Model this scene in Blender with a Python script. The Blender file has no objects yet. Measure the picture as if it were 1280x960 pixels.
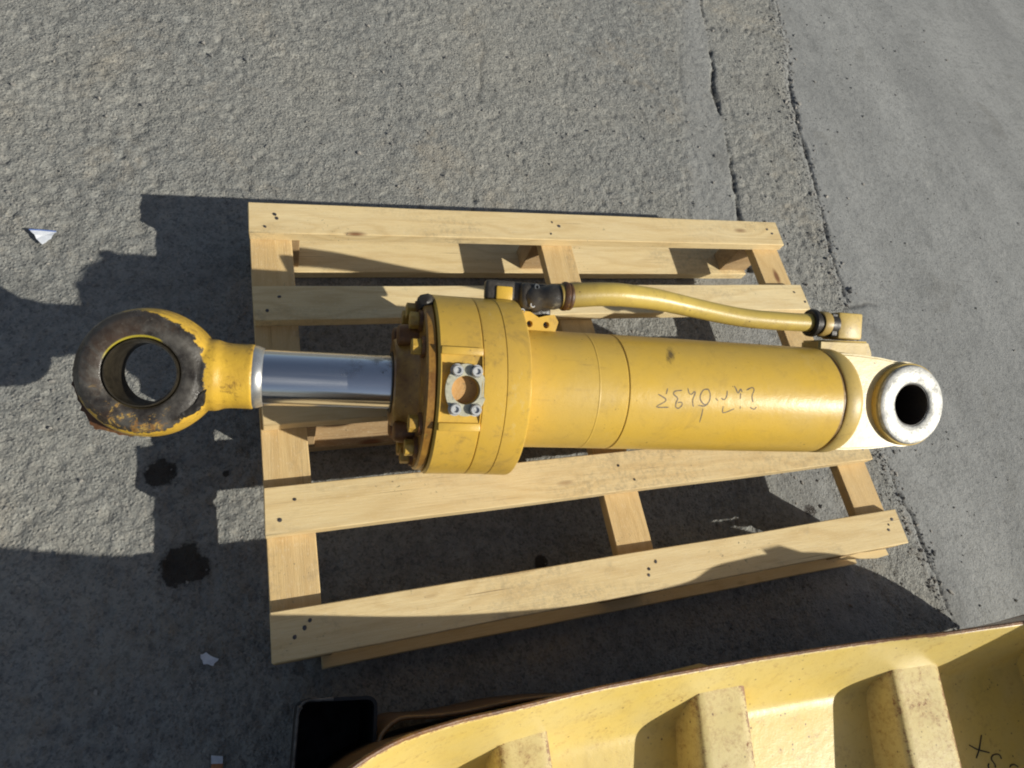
import bpy, bmesh, math, random
import numpy as np
from mathutils import Vector, Matrix, noise as mnoise

random.seed(7)
rng = np.random.default_rng(5)
sc = bpy.context.scene
COL = sc.collection

# ------------------------------------------------------------------ camera
CAM_R = ((0.93539728, -0.19273523, 0.29645415),
         (-0.05437657, -0.90682501, -0.41798514),
         (0.3493925, 0.37486201, -0.85872193))          # rows: right, down, forward
cam_d = bpy.data.cameras.new('camera')
cam = bpy.data.objects.new('camera', cam_d)
COL.objects.link(cam)
cam_d.sensor_width = 36.0
cam_d.lens = 829.518 / 1280 * 36.0
cam_d.clip_start = 0.02
cam_d.clip_end = 300
r_, d_, f_ = (Vector(v) for v in CAM_R)
m = Matrix((r_, -d_, -f_)).transposed().to_4x4()
m.translation = Vector((0.01026, -0.05661, 1.1959))
cam.matrix_world = m
sc.camera = cam

# ------------------------------------------------------------------ light
SUN = Vector((1.221, -0.876, 1.0)).normalized()
world = bpy.data.worlds.new('World')
sc.world = world
world.use_nodes = True
wn = world.node_tree
wn.nodes.clear()
sky = wn.nodes.new('ShaderNodeTexSky')
sky.sky_type = 'NISHITA'
sky.sun_disc = False
sky.sun_elevation = math.asin(SUN.z)
sky.sun_rotation = math.atan2(SUN.x, SUN.y)
sky.air_density = 1.0
sky.dust_density = 1.6
sky.ozone_density = 1.0
bg = wn.nodes.new('ShaderNodeBackground')
bg.inputs['Strength'].default_value = 0.072
wo = wn.nodes.new('ShaderNodeOutputWorld')
hs = wn.nodes.new('ShaderNodeHueSaturation')
hs.inputs['Saturation'].default_value = .80
wn.links.new(sky.outputs[0], hs.inputs['Color'])
wn.links.new(hs.outputs[0], bg.inputs[0])
wn.links.new(bg.outputs[0], wo.inputs[0])
sun_d = bpy.data.lights.new('sun', 'SUN')
sun_d.energy = 4.9
sun_d.angle = math.radians(0.6)
sun_d.color = (1.0, 0.965, 0.86)
sun = bpy.data.objects.new('sun', sun_d)
COL.objects.link(sun)
sun.rotation_mode = 'QUATERNION'
sun.rotation_quaternion = SUN.to_track_quat('Z', 'Y')
sc.view_settings.view_transform = 'Standard'
sc.view_settings.look = 'None'
sc.view_settings.gamma = 1.0
sc.view_settings.exposure = 0.0
sc.cycles.pixel_filter_type = 'BLACKMAN_HARRIS'
sc.cycles.filter_width = 2.0

# ------------------------------------------------------------------ node helpers
class NT:
    def __init__(s, name):
        s.m = bpy.data.materials.new(name)
        s.m.use_nodes = True
        s.t = s.m.node_tree
        s.n = s.t.nodes
        s.b = s.n['Principled BSDF']
        s.tc = s.n.new('ShaderNodeTexCoord').outputs['Object']
    def L(s, a, b): s.t.links.new(a, b)
    def setin(s, inp, v):
        if hasattr(v, 'is_output') or isinstance(v, bpy.types.NodeSocket): s.L(v, inp)
        else: inp.default_value = v
    def mapping(s, scale=(1, 1, 1), vec=None, rand=False, rot=(0, 0, 0)):
        k = s.n.new('ShaderNodeMapping')
        k.inputs['Scale'].default_value = scale
        k.inputs['Rotation'].default_value = rot
        s.L(vec or s.tc, k.inputs['Vector'])
        if rand:
            oi = s.n.new('ShaderNodeObjectInfo')
            mm = s.math('MULTIPLY', oi.outputs['Random'], 37.0)
            cmb = s.n.new('ShaderNodeCombineXYZ')
            for i in range(3): s.L(mm, cmb.inputs[i])
            s.L(cmb.outputs[0], k.inputs['Location'])
        return k.outputs[0]
    def noise(s, scale, vec=None, detail=4, rough=.6, dist=0):
        k = s.n.new('ShaderNodeTexNoise')
        k.inputs['Scale'].default_value = scale
        k.inputs['Detail'].default_value = detail
        k.inputs['Roughness'].default_value = rough
        k.inputs['Distortion'].default_value = dist
        s.L(vec or s.tc, k.inputs['Vector'])
        return k.outputs['Fac']
    def voro(s, scale, vec=None, out='Distance', feat='F1'):
        k = s.n.new('ShaderNodeTexVoronoi')
        k.feature = feat
        k.inputs['Scale'].default_value = scale
        s.L(vec or s.tc, k.inputs['Vector'])
        return k.outputs[out]
    def math(s, op, a, b=0.0, c=None, clamp=False):
        k = s.n.new('ShaderNodeMath'); k.operation = op; k.use_clamp = clamp
        s.setin(k.inputs[0], a); s.setin(k.inputs[1], b)
        if c is not None: s.setin(k.inputs[2], c)
        return k.outputs[0]
    def ramp(s, v, a, b, lo=0.0, hi=1.0):
        k = s.n.new('ShaderNodeMapRange')
        k.inputs['From Min'].default_value = a; k.inputs['From Max'].default_value = b
        k.inputs['To Min'].default_value = lo; k.inputs['To Max'].default_value = hi
        s.L(v, k.inputs['Value'])
        return k.outputs[0]
    def mix(s, f, a, b):
        k = s.n.new('ShaderNodeMix'); k.data_type = 'RGBA'
        s.setin(k.inputs[0], f)
        s.setin(k.inputs[6], a if not isinstance(a, tuple) else (*a, 1))
        s.setin(k.inputs[7], b if not isinstance(b, tuple) else (*b, 1))
        return k.outputs[2]
    def attr(s, name):
        k = s.n.new('ShaderNodeAttribute'); k.attribute_name = name
        return k.outputs['Fac']
    def sep(s, vec=None):
        k = s.n.new('ShaderNodeSeparateXYZ'); s.L(vec or s.tc, k.inputs[0]); return k.outputs
    def bump(s, h, strength=.5, dist=.001, normal=None):
        k = s.n.new('ShaderNodeBump')
        k.inputs['Strength'].default_value = strength
        k.inputs['Distance'].default_value = dist
        s.L(h, k.inputs['Height'])
        if normal is not None: s.L(normal, k.inputs['Normal'])
        return k.outputs[0]
    def out(s, col=None, rough=None, metal=None, normal=None, spec=None, coat=None):
        if col is not None: s.setin(s.b.inputs['Base Color'], (*col, 1) if isinstance(col, tuple) else col)
        if rough is not None: s.setin(s.b.inputs['Roughness'], rough)
        if metal is not None: s.setin(s.b.inputs['Metallic'], metal)
        if normal is not None: s.L(normal, s.b.inputs['Normal'])
        if spec is not None: s.b.inputs['Specular IOR Level'].default_value = spec
        if coat is not None: s.b.inputs['Coat Weight'].default_value = coat
        return s.m

# ------------------------------------------------------------------ materials
def mat_ground():
    t = NT('worn_concrete')
    big = t.noise(2.2, detail=5, rough=.6)
    med = t.noise(26, detail=5, rough=.7)
    fine = t.noise(330, detail=3, rough=.8)
    rough_zone = t.attr('rough_zone')
    stain = t.attr('stain')
    crack = t.attr('crack')
    c = t.mix(t.ramp(med, .34, .66), (.180, .187, .180), (.315, .320, .298))
    c = t.mix(t.ramp(big, .4, .68), c, (.335, .328, .290))
    sm = t.mix(t.ramp(t.noise(3.5, t.mapping((1, .35, 1), rot=(0, 0, .5)), detail=6, rough=.7), .35, .65), (.195, .202, .200), (.285, .291, .284))
    c = t.mix(rough_zone, sm, c)
    c = t.mix(t.ramp(fine, .38, .7, 0, .5), c, (.33, .31, .28))
    c = t.mix(t.ramp(t.noise(150, detail=2), .58, .74, 0, .65), c, (.07, .07, .07))
    wv = t.n.new('ShaderNodeTexNoise'); wv.inputs['Scale'].default_value = 140; wv.inputs['Detail'].default_value = 3
    t.L(t.tc, wv.inputs['Vector'])
    vm = t.n.new('ShaderNodeVectorMath'); vm.operation = 'MULTIPLY_ADD'; vm.inputs[1].default_value = (.010, .010, .010)
    t.L(wv.outputs['Color'], vm.inputs[0]); t.L(t.tc, vm.inputs[2])
    cell = t.sep(t.voro(230, vm.outputs[0], out='Color'))[1]
    c = t.mix(t.math('MULTIPLY', t.ramp(cell, .55, 1.0), t.math('MULTIPLY', rough_zone, .38)), c, (.36, .335, .29))
    c = t.mix(t.math('MULTIPLY', t.ramp(cell, .30, .0), t.math('MULTIPLY', rough_zone, .50)), c, (.075, .075, .075))
    mot = t.noise(70, detail=6, rough=.8)
    c = t.mix(t.ramp(mot, .50, .66, 0, .55), c, (.10, .10, .10))
    c = t.mix(t.ramp(t.noise(9, detail=6, rough=.75), .50, .70, 0, .35), c, (.12, .123, .118))
    c = t.mix(t.ramp(t.noise(24, detail=7, rough=.8, dist=.5), .60, .72, 0, .45), c, (.44, .43, .39))
    c = t.mix(t.ramp(t.noise(4.5, detail=5, rough=.7, dist=.8), .58, .68, 0, .30), c, (.13, .125, .11))
    c = t.mix(t.math('MULTIPLY', t.ramp(t.noise(3.1, detail=8, rough=.8, dist=.6), .54, .66), t.math('MULTIPLY', rough_zone, .42)), c, (.36, .31, .235))
    grit = t.voro(210)
    gm = t.math('MULTIPLY', t.ramp(grit, .10, .05), t.ramp(t.noise(60, detail=1), .58, .64))
    c = t.mix(gm, c, (.42, .37, .29))
    c = t.mix(t.math('MULTIPLY', crack, .85, clamp=True), c, (.03, .028, .026))
    stn = t.math('MULTIPLY', t.ramp(t.math('ADD', stain, t.math('MULTIPLY', t.noise(38, detail=6, rough=.75), 1.5)), 1.08, 1.22), t.ramp(stain, .05, .2))
    c = t.mix(t.math('MULTIPLY', stn, .93), c, (.019, .015, .011))
    h = t.math('ADD', t.math('MULTIPLY', fine, .5), t.math('MULTIPLY', t.noise(110, detail=4, rough=.7), 1.2))
    h = t.math('ADD', h, t.math('MULTIPLY', t.ramp(t.voro(150), .0, .5), -.5))
    h = t.math('MULTIPLY', h, t.ramp(rough_zone, 0, 1, .30, 1))
    worn = t.ramp(t.noise(7, detail=5, rough=.7), .40, .62, .55, 1.35)
    h = t.math('MINIMUM', h, worn)
    halo = t.ramp(t.math('ADD', stain, t.math('MULTIPLY', t.noise(60, detail=5, rough=.8), .9)), .60, 1.05, 0, .55)
    c = t.mix(t.math('MULTIPLY', halo, t.ramp(stain, .02, .12)), c, (.05, .04, .03))
    rg = t.mix(stn, (.88, .88, .88), (.38, .38, .38))
    return t.out(c, rg, 0, t.bump(h, .9, .0048), spec=.3)

def mat_wood(name, hue):
    t = NT(name)
    v = t.mapping((1, 1, 1), rand=True)
    # knots
    kv = t.mapping((5.5, 15, 15), vec=v)
    kd = t.voro(1.0, kv)
    kc = t.sep(t.voro(1.0, kv, out='Color'))[0]
    knot_on = t.math('GREATER_THAN', kc, .5)
    near = t.math('MULTIPLY', t.ramp(kd, .5, .05), knot_on)
    wob = t.noise(3.2, t.mapping((1, 5, 5), vec=v), detail=2)
    y = t.sep(v)
    ringc = t.math('ADD', t.math('MULTIPLY', y[1], 170.0), t.math('MULTIPLY', wob, 22.0))
    ringc = t.math('ADD', ringc, t.math('MULTIPLY', near, 9.0))
    ringc = t.math('ADD', ringc, t.math('MULTIPLY', y[2], 120.0))
    ring = t.math('MULTIPLY_ADD', t.math('SINE', ringc), .5, .5)
    fib = t.noise(1.0, t.mapping((22, 520, 520), vec=v), detail=4, rough=.75)
    blot = t.noise(1.0, t.mapping((5, 16, 16), vec=v), detail=3)
    c = t.mix(t.math('MULTIPLY', t.math('POWER', ring, 2.5), .42), hue[0], hue[1])
    c = t.mix(t.ramp(blot, .42, .72, 0, .55), c, hue[2])
    c = t.mix(t.ramp(fib, .42, .72, 0, .5), c, hue[1])
    c = t.mix(t.ramp(t.noise(1.0, t.mapping((160, 320, 320), vec=v), detail=3), .56, .72, 0, .35), c, (.80, .70, .50))
    o_ = t.n.new('ShaderNodeObjectInfo').outputs['Random']
    c = t.mix(t.math('MULTIPLY', o_, .42), c, hue[1])
    mil = t.math('MULTIPLY', t.ramp(t.noise(1.0, t.mapping((2.2, 9, 9), vec=v), detail=4), .54, .66), t.ramp(t.noise(85, v, detail=6, rough=.85), .46, .60))
    c = t.mix(t.math('MULTIPLY', mil, .38), c, (.16, .14, .11))
    crk = t.noise(1.0, t.mapping((3.5, 330, 330), vec=v), detail=2)
    c = t.mix(t.math('MULTIPLY', t.ramp(crk, .70, .74), .8), c, (.18, .10, .05))
    c = t.mix(t.math('MULTIPLY', t.ramp(kd, .15, .07), knot_on), c, (.21, .10, .045))
    dirt = t.noise(9, v, detail=6, rough=.75)
    c = t.mix(t.ramp(dirt, .60, .78, 0, .55), c, (.20, .16, .12))
    spk = t.math('MULTIPLY', t.ramp(t.noise(190, v, detail=2), .66, .72), t.ramp(t.noise(7, v, detail=2), .56, .64))
    c = t.mix(t.math('MULTIPLY', spk, .7), c, (.05, .045, .04))
    h = t.math('ADD', t.math('MULTIPLY', fib, 1.0), t.math('MULTIPLY', ring, .25))
    return t.out(c, .72, 0, t.bump(h, .7, .0011), spec=.25)

def mat_paint(name, base=(.65, .415, .058), alt=(.58, .385, .080), rust=.0, dirt=.3, rough=.33, smudge=False):
    t = NT(name)
    big = t.noise(7, detail=4, rough=.6)
    c = t.mix(t.ramp(big, .35, .65), base, alt)
    c = t.mix(t.ramp(t.noise(45, detail=5, rough=.75), .55, .80, 0, dirt), c, (.20, .13, .06))
    c = t.mix(t.ramp(t.noise(13, detail=8, rough=.72, dist=.7), .54, .74, 0, dirt * 1.1), c, (.26, .17, .06))
    c = t.mix(t.ramp(t.noise(24, t.mapping((1, .5, .5)), detail=7, rough=.8), .60, .72, 0, dirt * .8), c, (.62, .50, .24))
    v = t.math('MULTIPLY', t.ramp(t.voro(75), .16, .07), t.ramp(t.noise(22, detail=2), .60, .66))
    c = t.mix(t.math('MULTIPLY', v, .85), c, (.06, .035, .02))
    spk = t.math('MULTIPLY', t.ramp(t.noise(260, detail=2), .68, .74), t.ramp(t.noise(16, detail=3), .5, .64))
    c = t.mix(t.math('MULTIPLY', spk, .8), c, (.09, .05, .03))
    if smudge:          # a scuffed black rub mark on the far flank of the barrel
        p = t.sep()
        ax_ = t.math('MULTIPLY', t.math('SUBTRACT', t.math('SUBTRACT', p[0], .612), t.math('MULTIPLY', t.math('SUBTRACT', p[1], .060), .45)), 1 / .010)
        ay_ = t.math('MULTIPLY', t.math('SUBTRACT', p[1], .062), 1 / .017)
        dd = t.math('SQRT', t.math('ADD', t.math('MULTIPLY', ax_, ax_), t.math('MULTIPLY', ay_, ay_)))
        dd = t.math('ADD', dd, t.math('MULTIPLY', t.noise(95, t.mapping((1.6, .6, 1)), detail=5, rough=.8), 2.4))
        c = t.mix(t.ramp(dd, 2.1, 1.3, 0, .85), c, (.06, .045, .03))
        c = t.mix(t.ramp(t.noise(1.0, t.mapping((9, 60, 60)), detail=5, rough=.75), .60, .74, 0, .30), c, (.25, .16, .06))
    rr = t.ramp(big, .3, .7, rough - .04, rough + .10)
    if rust > 0:
        rm = t.math('ADD', t.math('MULTIPLY', t.noise(26, detail=9, rough=.85, dist=.2), .62), t.math('MULTIPLY', t.noise(120, detail=4, rough=.8), .38))
        k = .655 - rust * .30
        mk = t.ramp(rm, k, k + .035, 0, .9)
        rc = t.mix(t.noise(170, detail=3), (.11, .035, .018), (.34, .17, .08))
        halo = t.ramp(rm, k - .09, k)
        c = t.mix(t.math('MULTIPLY', halo, .45), c, (.33, .17, .06))
        c = t.mix(mk, c, rc)
        rr = t.math('ADD', rr, t.math('MULTIPLY', mk, .35))
    h = t.math('ADD', t.noise(55, detail=5), t.math('MULTIPLY', t.noise(420, detail=2), .3))
    if rust > 0:
        w = t.attr('wear')
        wm = t.math('ADD', w, t.math('MULTIPLY', t.math('SUBTRACT', t.noise(75, detail=7, rough=.85), .5), 2.6))
        c = t.mix(t.ramp(wm, .70, .78, 0, .92), c, t.mix(t.noise(200, detail=3), (.10, .035, .018), (.33, .16, .08)))
        c = t.mix(t.math('MULTIPLY', t.ramp(wm, .58, .70), .35), c, (.40, .24, .10))
        sp = t.math('MULTIPLY', t.ramp(t.voro(62), .13, .05), t.ramp(t.noise(9, detail=2), .42, .50))
        c = t.mix(t.math('MULTIPLY', sp, .9), c, (.13, .06, .04))
    return t.out(c, rr, 0, t.bump(h, .35, .0013), spec=.45)

def mat_rust(name, a=(.25, .105, .024), b=(.11, .045, .015), c3=(.40, .22, .05), rough=.42):
    t = NT(name)
    c = t.mix(t.ramp(t.noise(28, detail=6, rough=.7), .35, .65), a, b)
    c = t.mix(t.ramp(t.noise(60, detail=4), .60, .74, 0, .8), c, c3)
    c = t.mix(t.ramp(t.noise(120, detail=3), .62, .75, 0, .8), c, (.02, .015, .012))
    return t.out(c, rough, 0, t.bump(t.noise(160, detail=5, rough=.7), .5, .0015), spec=.5)

def mat_metal(name, col, rough, metal=1.0, bump=.1, var=.25, dirt=.3):
    t = NT(name)
    n = t.noise(60, detail=5, rough=.7)
    dk = tuple(x * (1 - var) for x in col)
    c = t.mix(t.ramp(n, .35, .65), col, dk)
    c = t.mix(t.ramp(t.noise(130, detail=4), .58, .72, 0, dirt), c, tuple(x * .15 for x in col))
    return t.out(c, t.ramp(n, .3, .7, rough * .8, rough * 1.3), metal, t.bump(t.noise(220, detail=3), bump, .0008))

def mat_rod():
    t = NT('chromed_steel')
    p = t.sep()
    wet = t.math('MULTIPLY', t.ramp(p[0], .09, .20), t.ramp(t.math('ADD', t.noise(38, detail=6, rough=.8), t.math('MULTIPLY', p[1], 3.2)), .56, .70))
    low = t.ramp(t.math('SUBTRACT', t.math('MULTIPLY', p[1], -1.0), t.math('MULTIPLY', t.noise(30), .004)), .030, .034)
    c = t.mix(t.math('MULTIPLY', wet, .85), (.78, .79, .81), (.06, .04, .03))
    r = t.math('ADD', t.ramp(t.noise(4, t.mapping((1, 30, 30)), detail=2), .4, .6, .07, .13), t.math('MULTIPLY', wet, .3))
    t.b.inputs['Anisotropic'].default_value = .75
    tg = t.n.new('ShaderNodeTangent'); tg.direction_type = 'RADIAL'; tg.axis = 'X'
    t.L(tg.outputs[0], t.b.inputs['Tangent'])
    t.b.inputs['Anisotropic Rotation'].default_value = .25
    return t.out(c, t.math('ADD', r, .10), 1.0, t.bump(t.noise(1.0, t.mapping((3, 260, 260)), detail=2), .02, .0004))

def mat_eye():
    # yellow cast eye; its worn, greasy bearing face is bare down to dark steel
    t = NT('greasy_painted_eye')
    geo = t.sep()
    dx = t.math('ADD', geo[0], .1350)
    rad = t.math('SQRT', t.math('ADD', t.math('MULTIPLY', dx, dx), t.math('MULTIPLY', geo[1], geo[1])))
    nz = t.noise(48, detail=6, rough=.75)
    nz2 = t.noise(17, detail=3)
    edge = t.math('ADD', rad, t.math('MULTIPLY', t.math('SUBTRACT', nz, .5), .032))
    edge = t.math('ADD', edge, t.math('MULTIPLY', t.ramp(dx, .02, -.05, 0, -.010), t.ramp(geo[1], -.05, .02)))
    edge = t.math('ADD', edge, t.ramp(dx, .03, .075, 0, .004))
    onface = t.math('MULTIPLY', t.ramp(edge, .0800, .0785), t.ramp(t.math('ADD', geo[2], t.math('MULTIPLY', t.math('SUBTRACT', nz, .5), .012)), .018, .024))
    yel = t.mix(t.ramp(nz2, .35, .65), (.66, .41, .045), (.50, .30, .04))
    yel = t.mix(t.ramp(t.noise(60, detail=7, rough=.82, dist=.4), .54, .66, 0, .8), yel, (.12, .06, .02))
    greya = t.mix(t.ramp(t.noise(30, detail=5), .38, .66), (.022, .018, .015), (.115, .105, .090))
    greya = t.mix(t.ramp(t.noise(11, detail=6, rough=.75, dist=.6), .50, .64, 0, .8), greya, (.050, .028, .016))
    greya = t.mix(t.ramp(t.noise(140, detail=4, rough=.8), .60, .70, 0, .6), greya, (.17, .15, .12))
    # patches of paint left on the face, towards its lower half
    q = t.math('ADD', t.noise(60, detail=7, rough=.8, dist=.6), t.math('MULTIPLY', geo[1], -1.7))
    pm = t.math('MULTIPLY', t.ramp(q, .64, .70), t.ramp(dx, .045, .02))
    patch = t.mix(t.ramp(t.noise(90, detail=5), .4, .6), (.48, .31, .07), (.22, .11, .03))
    greya = t.mix(pm, greya, patch)
    inner = t.math('MULTIPLY', t.math('MULTIPLY', t.ramp(rad, .0500, .0485), t.ramp(geo[1], .014, .022)), t.ramp(dx, .024, .020))
    greya = t.mix(inner, greya, (.36, .29, .03))
    c = t.mix(onface, yel, greya)
    bore = t.ramp(rad, .0472, .0465)
    c = t.mix(bore, c, (.07, .055, .03))
    r = t.mix(onface, (.36,) * 3, t.mix(t.ramp(t.noise(40, detail=5), .4, .6), (.20,) * 3, (.45,) * 3))
    h = t.math('ADD', t.noise(70, detail=5, rough=.7), t.math('MULTIPLY', onface, .3))
    return t.out(c, r, 0, t.bump(h, .55, .0022), spec=.5)

M = {}
M['ground'] = mat_ground()
M['deck'] = mat_wood('pine_plank', ((.78, .62, .34), (.55, .38, .17), (.82, .70, .44)))
M['pine2'] = mat_wood('pine_cross_plank', ((.72, .53, .26), (.50, .32, .13), (.66, .50, .28)))
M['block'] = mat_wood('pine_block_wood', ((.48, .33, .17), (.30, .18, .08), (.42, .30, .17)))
M['paint'] = mat_paint('yellow_machine_paint')
M['barrel_paint'] = mat_paint('yellow_barrel_paint', smudge=True)
M['head_paint'] = mat_paint('worn_yellow_head_paint', (.65, .405, .048), (.58, .365, .068), dirt=.65)
M['cap_paint'] = mat_paint('dusty_yellow_paint', (.58, .40, .10), (.50, .37, .13), dirt=.6, rough=.40)
M['lug_paint'] = mat_paint('worn_glare_lug_paint', (.66, .53, .26), (.60, .47, .20), dirt=.7, rough=.36)  # worn paint, base whitened to put the sun glare into the colour
M['pipe_paint'] = mat_paint('yellow_pipe_paint', (.52, .36, .10), (.43, .29, .09), dirt=.45, rough=.36)
def mat_pipe():
    m_ = mat_paint('greasy_yellow_pipe_paint', (.58, .42, .09), (.47, .34, .08), dirt=.6, rough=.36)
    t = NT('tmp'); bpy.data.materials.remove(t.m)
    q = NT.__new__(NT); q.m = m_; q.t = m_.node_tree; q.n = q.t.nodes; q.b = q.n['Principled BSDF']
    q.tc = q.n.new('ShaderNodeTexCoord').outputs['Object']
    src = q.b.inputs['Base Color'].links[0].from_socket
    p = q.sep()
    g = q.math('ADD', p[0], q.math('MULTIPLY', q.noise(30, detail=5, rough=.75), .12))
    c = q.mix(q.ramp(g, .50, .62, .62, 0), src, (.17, .115, .03))
    q.L(c, q.b.inputs['Base Color'])
    return m_
M['pipe_grease'] = mat_pipe()
M['shell'] = mat_paint('faded_yellow_sheet_paint', (.66, .52, .20), (.66, .49, .13), rust=.13, dirt=.20, rough=.34)
M['rib'] = mat_paint('rusty_yellow_rib_paint', (.62, .51, .24), (.64, .51, .21), rust=.27, dirt=.25, rough=.42)
M['rust'] = mat_rust('oily_rust')
M['grime'] = mat_rust('greasy_fitting_grime', (.085, .075, .062), (.032, .028, .024), (.34, .30, .21), .36)
M['seal'] = mat_rust('dark_rusty_lip', (.13, .055, .020), (.05, .025, .012), (.34, .20, .04), .45)
M['plate'] = mat_rust('oily_painted_plate', (.42, .22, .040), (.19, .085, .020), (.62, .42, .08), .34)
M['rust_bolt'] = mat_rust('oily_bolt_paint', (.60, .38, .06), (.30, .15, .03), (.66, .48, .11), .36)
M['rod'] = mat_rod()
M['eye'] = mat_eye()
M['bright'] = mat_metal('bright_steel', (.66, .66, .64), .3, .8)
M['lugface'] = mat_metal('bare_lug_steel', (.60, .59, .55), .46, .25, .6, .55, .6)
M['clamp'] = mat_metal('dull_zinc', (.52, .50, .38), .5, .35, .3, .35, .7)
M['bolt'] = mat_metal('zinc_bolt', (.70, .70, .68), .35, .6, .2, .3, .5)
M['black'] = mat_metal('black_greasy_steel', (.040, .034, .028), .42, .2, .5, .5, .2)
M['darkgrey'] = mat_metal('dark_grey_steel', (.13, .14, .15), .42, .4, .5, .5, .7)
M['nail'] = mat_metal('nail_steel', (.12, .11, .11), .45, .7)
M['bore'] = mat_metal('shaded_bore_steel', (.075, .062, .042), .35, .5, .4, .6, .7)  # olive-brown, made darker for the shade inside the eye bore
M['hole'] = mat_metal('dark_bore', (.030, .020, .013), .5, .0)
M['port'] = mat_rust('painted_port_blank', (.52, .30, .10), (.46, .25, .08), (.55, .34, .12), .5)
M['binblack'] = mat_metal('black_box_paint', (.012, .012, .013), .5, 0, .3)
M['binrim'] = mat_metal('scuffed_grey_rim', (.17, .165, .155), .6, .1, .4, .6, .9)
M['brownsheet'] = mat_paint('brown_sheet_paint', (.17, .10, .045), (.12, .075, .04), rust=.3, dirt=.5)
t = NT('white_paper'); M['paper'] = t.out(t.mix(t.ramp(t.noise(80), .4, .7), (.72, .74, .78), (.55, .58, .64)), .8)
t = NT('blue_print'); M['blue'] = t.out((.10, .17, .42), .7)
t = NT('orange_card'); M['orange'] = t.out(t.mix(t.noise(120), (.55, .24, .10), (.42, .17, .07)), .75)
t = NT('marker_ink'); M['ink'] = t.out(t.mix(t.ramp(t.noise(300), .35, .7), (.07, .05, .04), (.26, .19, .08)), .6)
t = NT('black_marker_ink'); M['ink2'] = t.out((.02, .02, .03), .6)
t = NT('stone_grit')
oi = t.noise(14, detail=2)
M['grit'] = t.out(t.mix(t.ramp(oi, .4, .6), (.30, .28, .25), (.15, .15, .145)), .85, 0, t.bump(t.noise(500), .5, .001))
t = NT('weld'); M['weld'] = t.out(t.mix(t.noise(80), (.16, .09, .035), (.36, .23, .07)), .45, 0, t.bump(t.noise(140), .6, .002))

# ------------------------------------------------------------------ mesh helpers
def mk(name, verts, faces, mat, parent=None, angle=35, smooth=True):
    me = bpy.data.meshes.new(name)
    me.from_pydata([tuple(v) for v in verts], [], faces)
    me.validate()
    bm = bmesh.new(); bm.from_mesh(me)
    bmesh.ops.recalc_face_normals(bm, faces=bm.faces)
    bm.to_mesh(me); bm.free()
    return link(name, me, mat, parent, angle, smooth)

def link(name, me, mat, parent=None, angle=35, smooth=True):
    o = bpy.data.objects.new(name, me)
    COL.objects.link(o)
    if mat is not None:
        me.materials.clear(); me.materials.append(mat)
    if smooth:
        me.shade_smooth()
        me.set_sharp_from_angle(angle=math.radians(angle))
    if parent is not None: o.parent = parent
    return o

def tag(o, label=None, cat=None, group=None, kind=None):
    if label: o['label'] = label
    if cat: o['category'] = cat
    if group: o['group'] = group
    if kind: o['kind'] = kind
    return o

def empty(name, loc, label, cat, rot=None, group=None):
    o = bpy.data.objects.new(name, None)
    COL.objects.link(o)
    o.empty_display_size = .1
    o.location = loc
    if rot is not None: o.rotation_euler = rot
    return tag(o, label, cat, group)

def lathe(profile, seg=96, axis='x', closed=False, center=(0, 0, 0), jit=0.0):
    """profile: (along, radius). Returns verts, faces"""
    V, F = [], []
    n = len(profile)
    for i in range(seg):
        a = 2 * math.pi * i / seg
        ca, sa = math.cos(a), math.sin(a)
        for s, r in profile:
            if jit: r = r * (1 + jit * mnoise.noise(Vector((ca * 3, sa * 3, s * 40))))
            p = (s, r * sa, r * ca) if axis == 'x' else (r * ca, r * sa, s)
            V.append((p[0] + center[0], p[1] + center[1], p[2] + center[2]))
    for i in range(seg):
        j = (i + 1) % seg
        for k in range(n - 1 if not closed else n):
            l = (k + 1) % n
            F.append((i * n + k, i * n + l, j * n + l, j * n + k))
    if not closed:
        if profile[0][1] > 1e-6: F.append(tuple(i * n for i in range(seg)))
        if profile[-1][1] > 1e-6: F.append(tuple(i * n + n - 1 for i in reversed(range(seg))))
    return V, F

def box_bm(x0, x1, y0, y1, z0, z1, bev=.002, seg=2):
    bm = bmesh.new()
    bmesh.ops.create_cube(bm, size=1)
    for v in bm.verts:
        v.co = Vector((x0 + (v.co.x + .5) * (x1 - x0), y0 + (v.co.y + .5) * (y1 - y0), z0 + (v.co.z + .5) * (z1 - z0)))
    if bev: bmesh.ops.bevel(bm, geom=bm.edges[:], offset=bev, segments=seg, affect='EDGES', profile=.5)
    return bm

def bm_obj(name, bm, mat, parent=None, angle=35):
    me = bpy.data.meshes.new(name)
    bmesh.ops.recalc_face_normals(bm, faces=bm.faces)
    bm.to_mesh(me); bm.free()
    return link(name, me, mat, parent, angle)

def boolean(o, cutters, op='DIFFERENCE'):
    for c in cutters:
        md = o.modifiers.new('b', 'BOOLEAN'); md.object = c; md.operation = op; md.solver = 'EXACT'
    dg = bpy.context.evaluated_depsgraph_get()
    me = bpy.data.meshes.new_from_object(o.evaluated_get(dg))
    o.modifiers.clear()
    mats = [x for x in o.data.materials]
    o.data = me
    me.materials.clear()
    for x in mats: me.materials.append(x)
    me.shade_smooth(); me.set_sharp_from_angle(angle=math.radians(30))
    for c in cutters: bpy.data.objects.remove(c, do_unlink=True)

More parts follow.
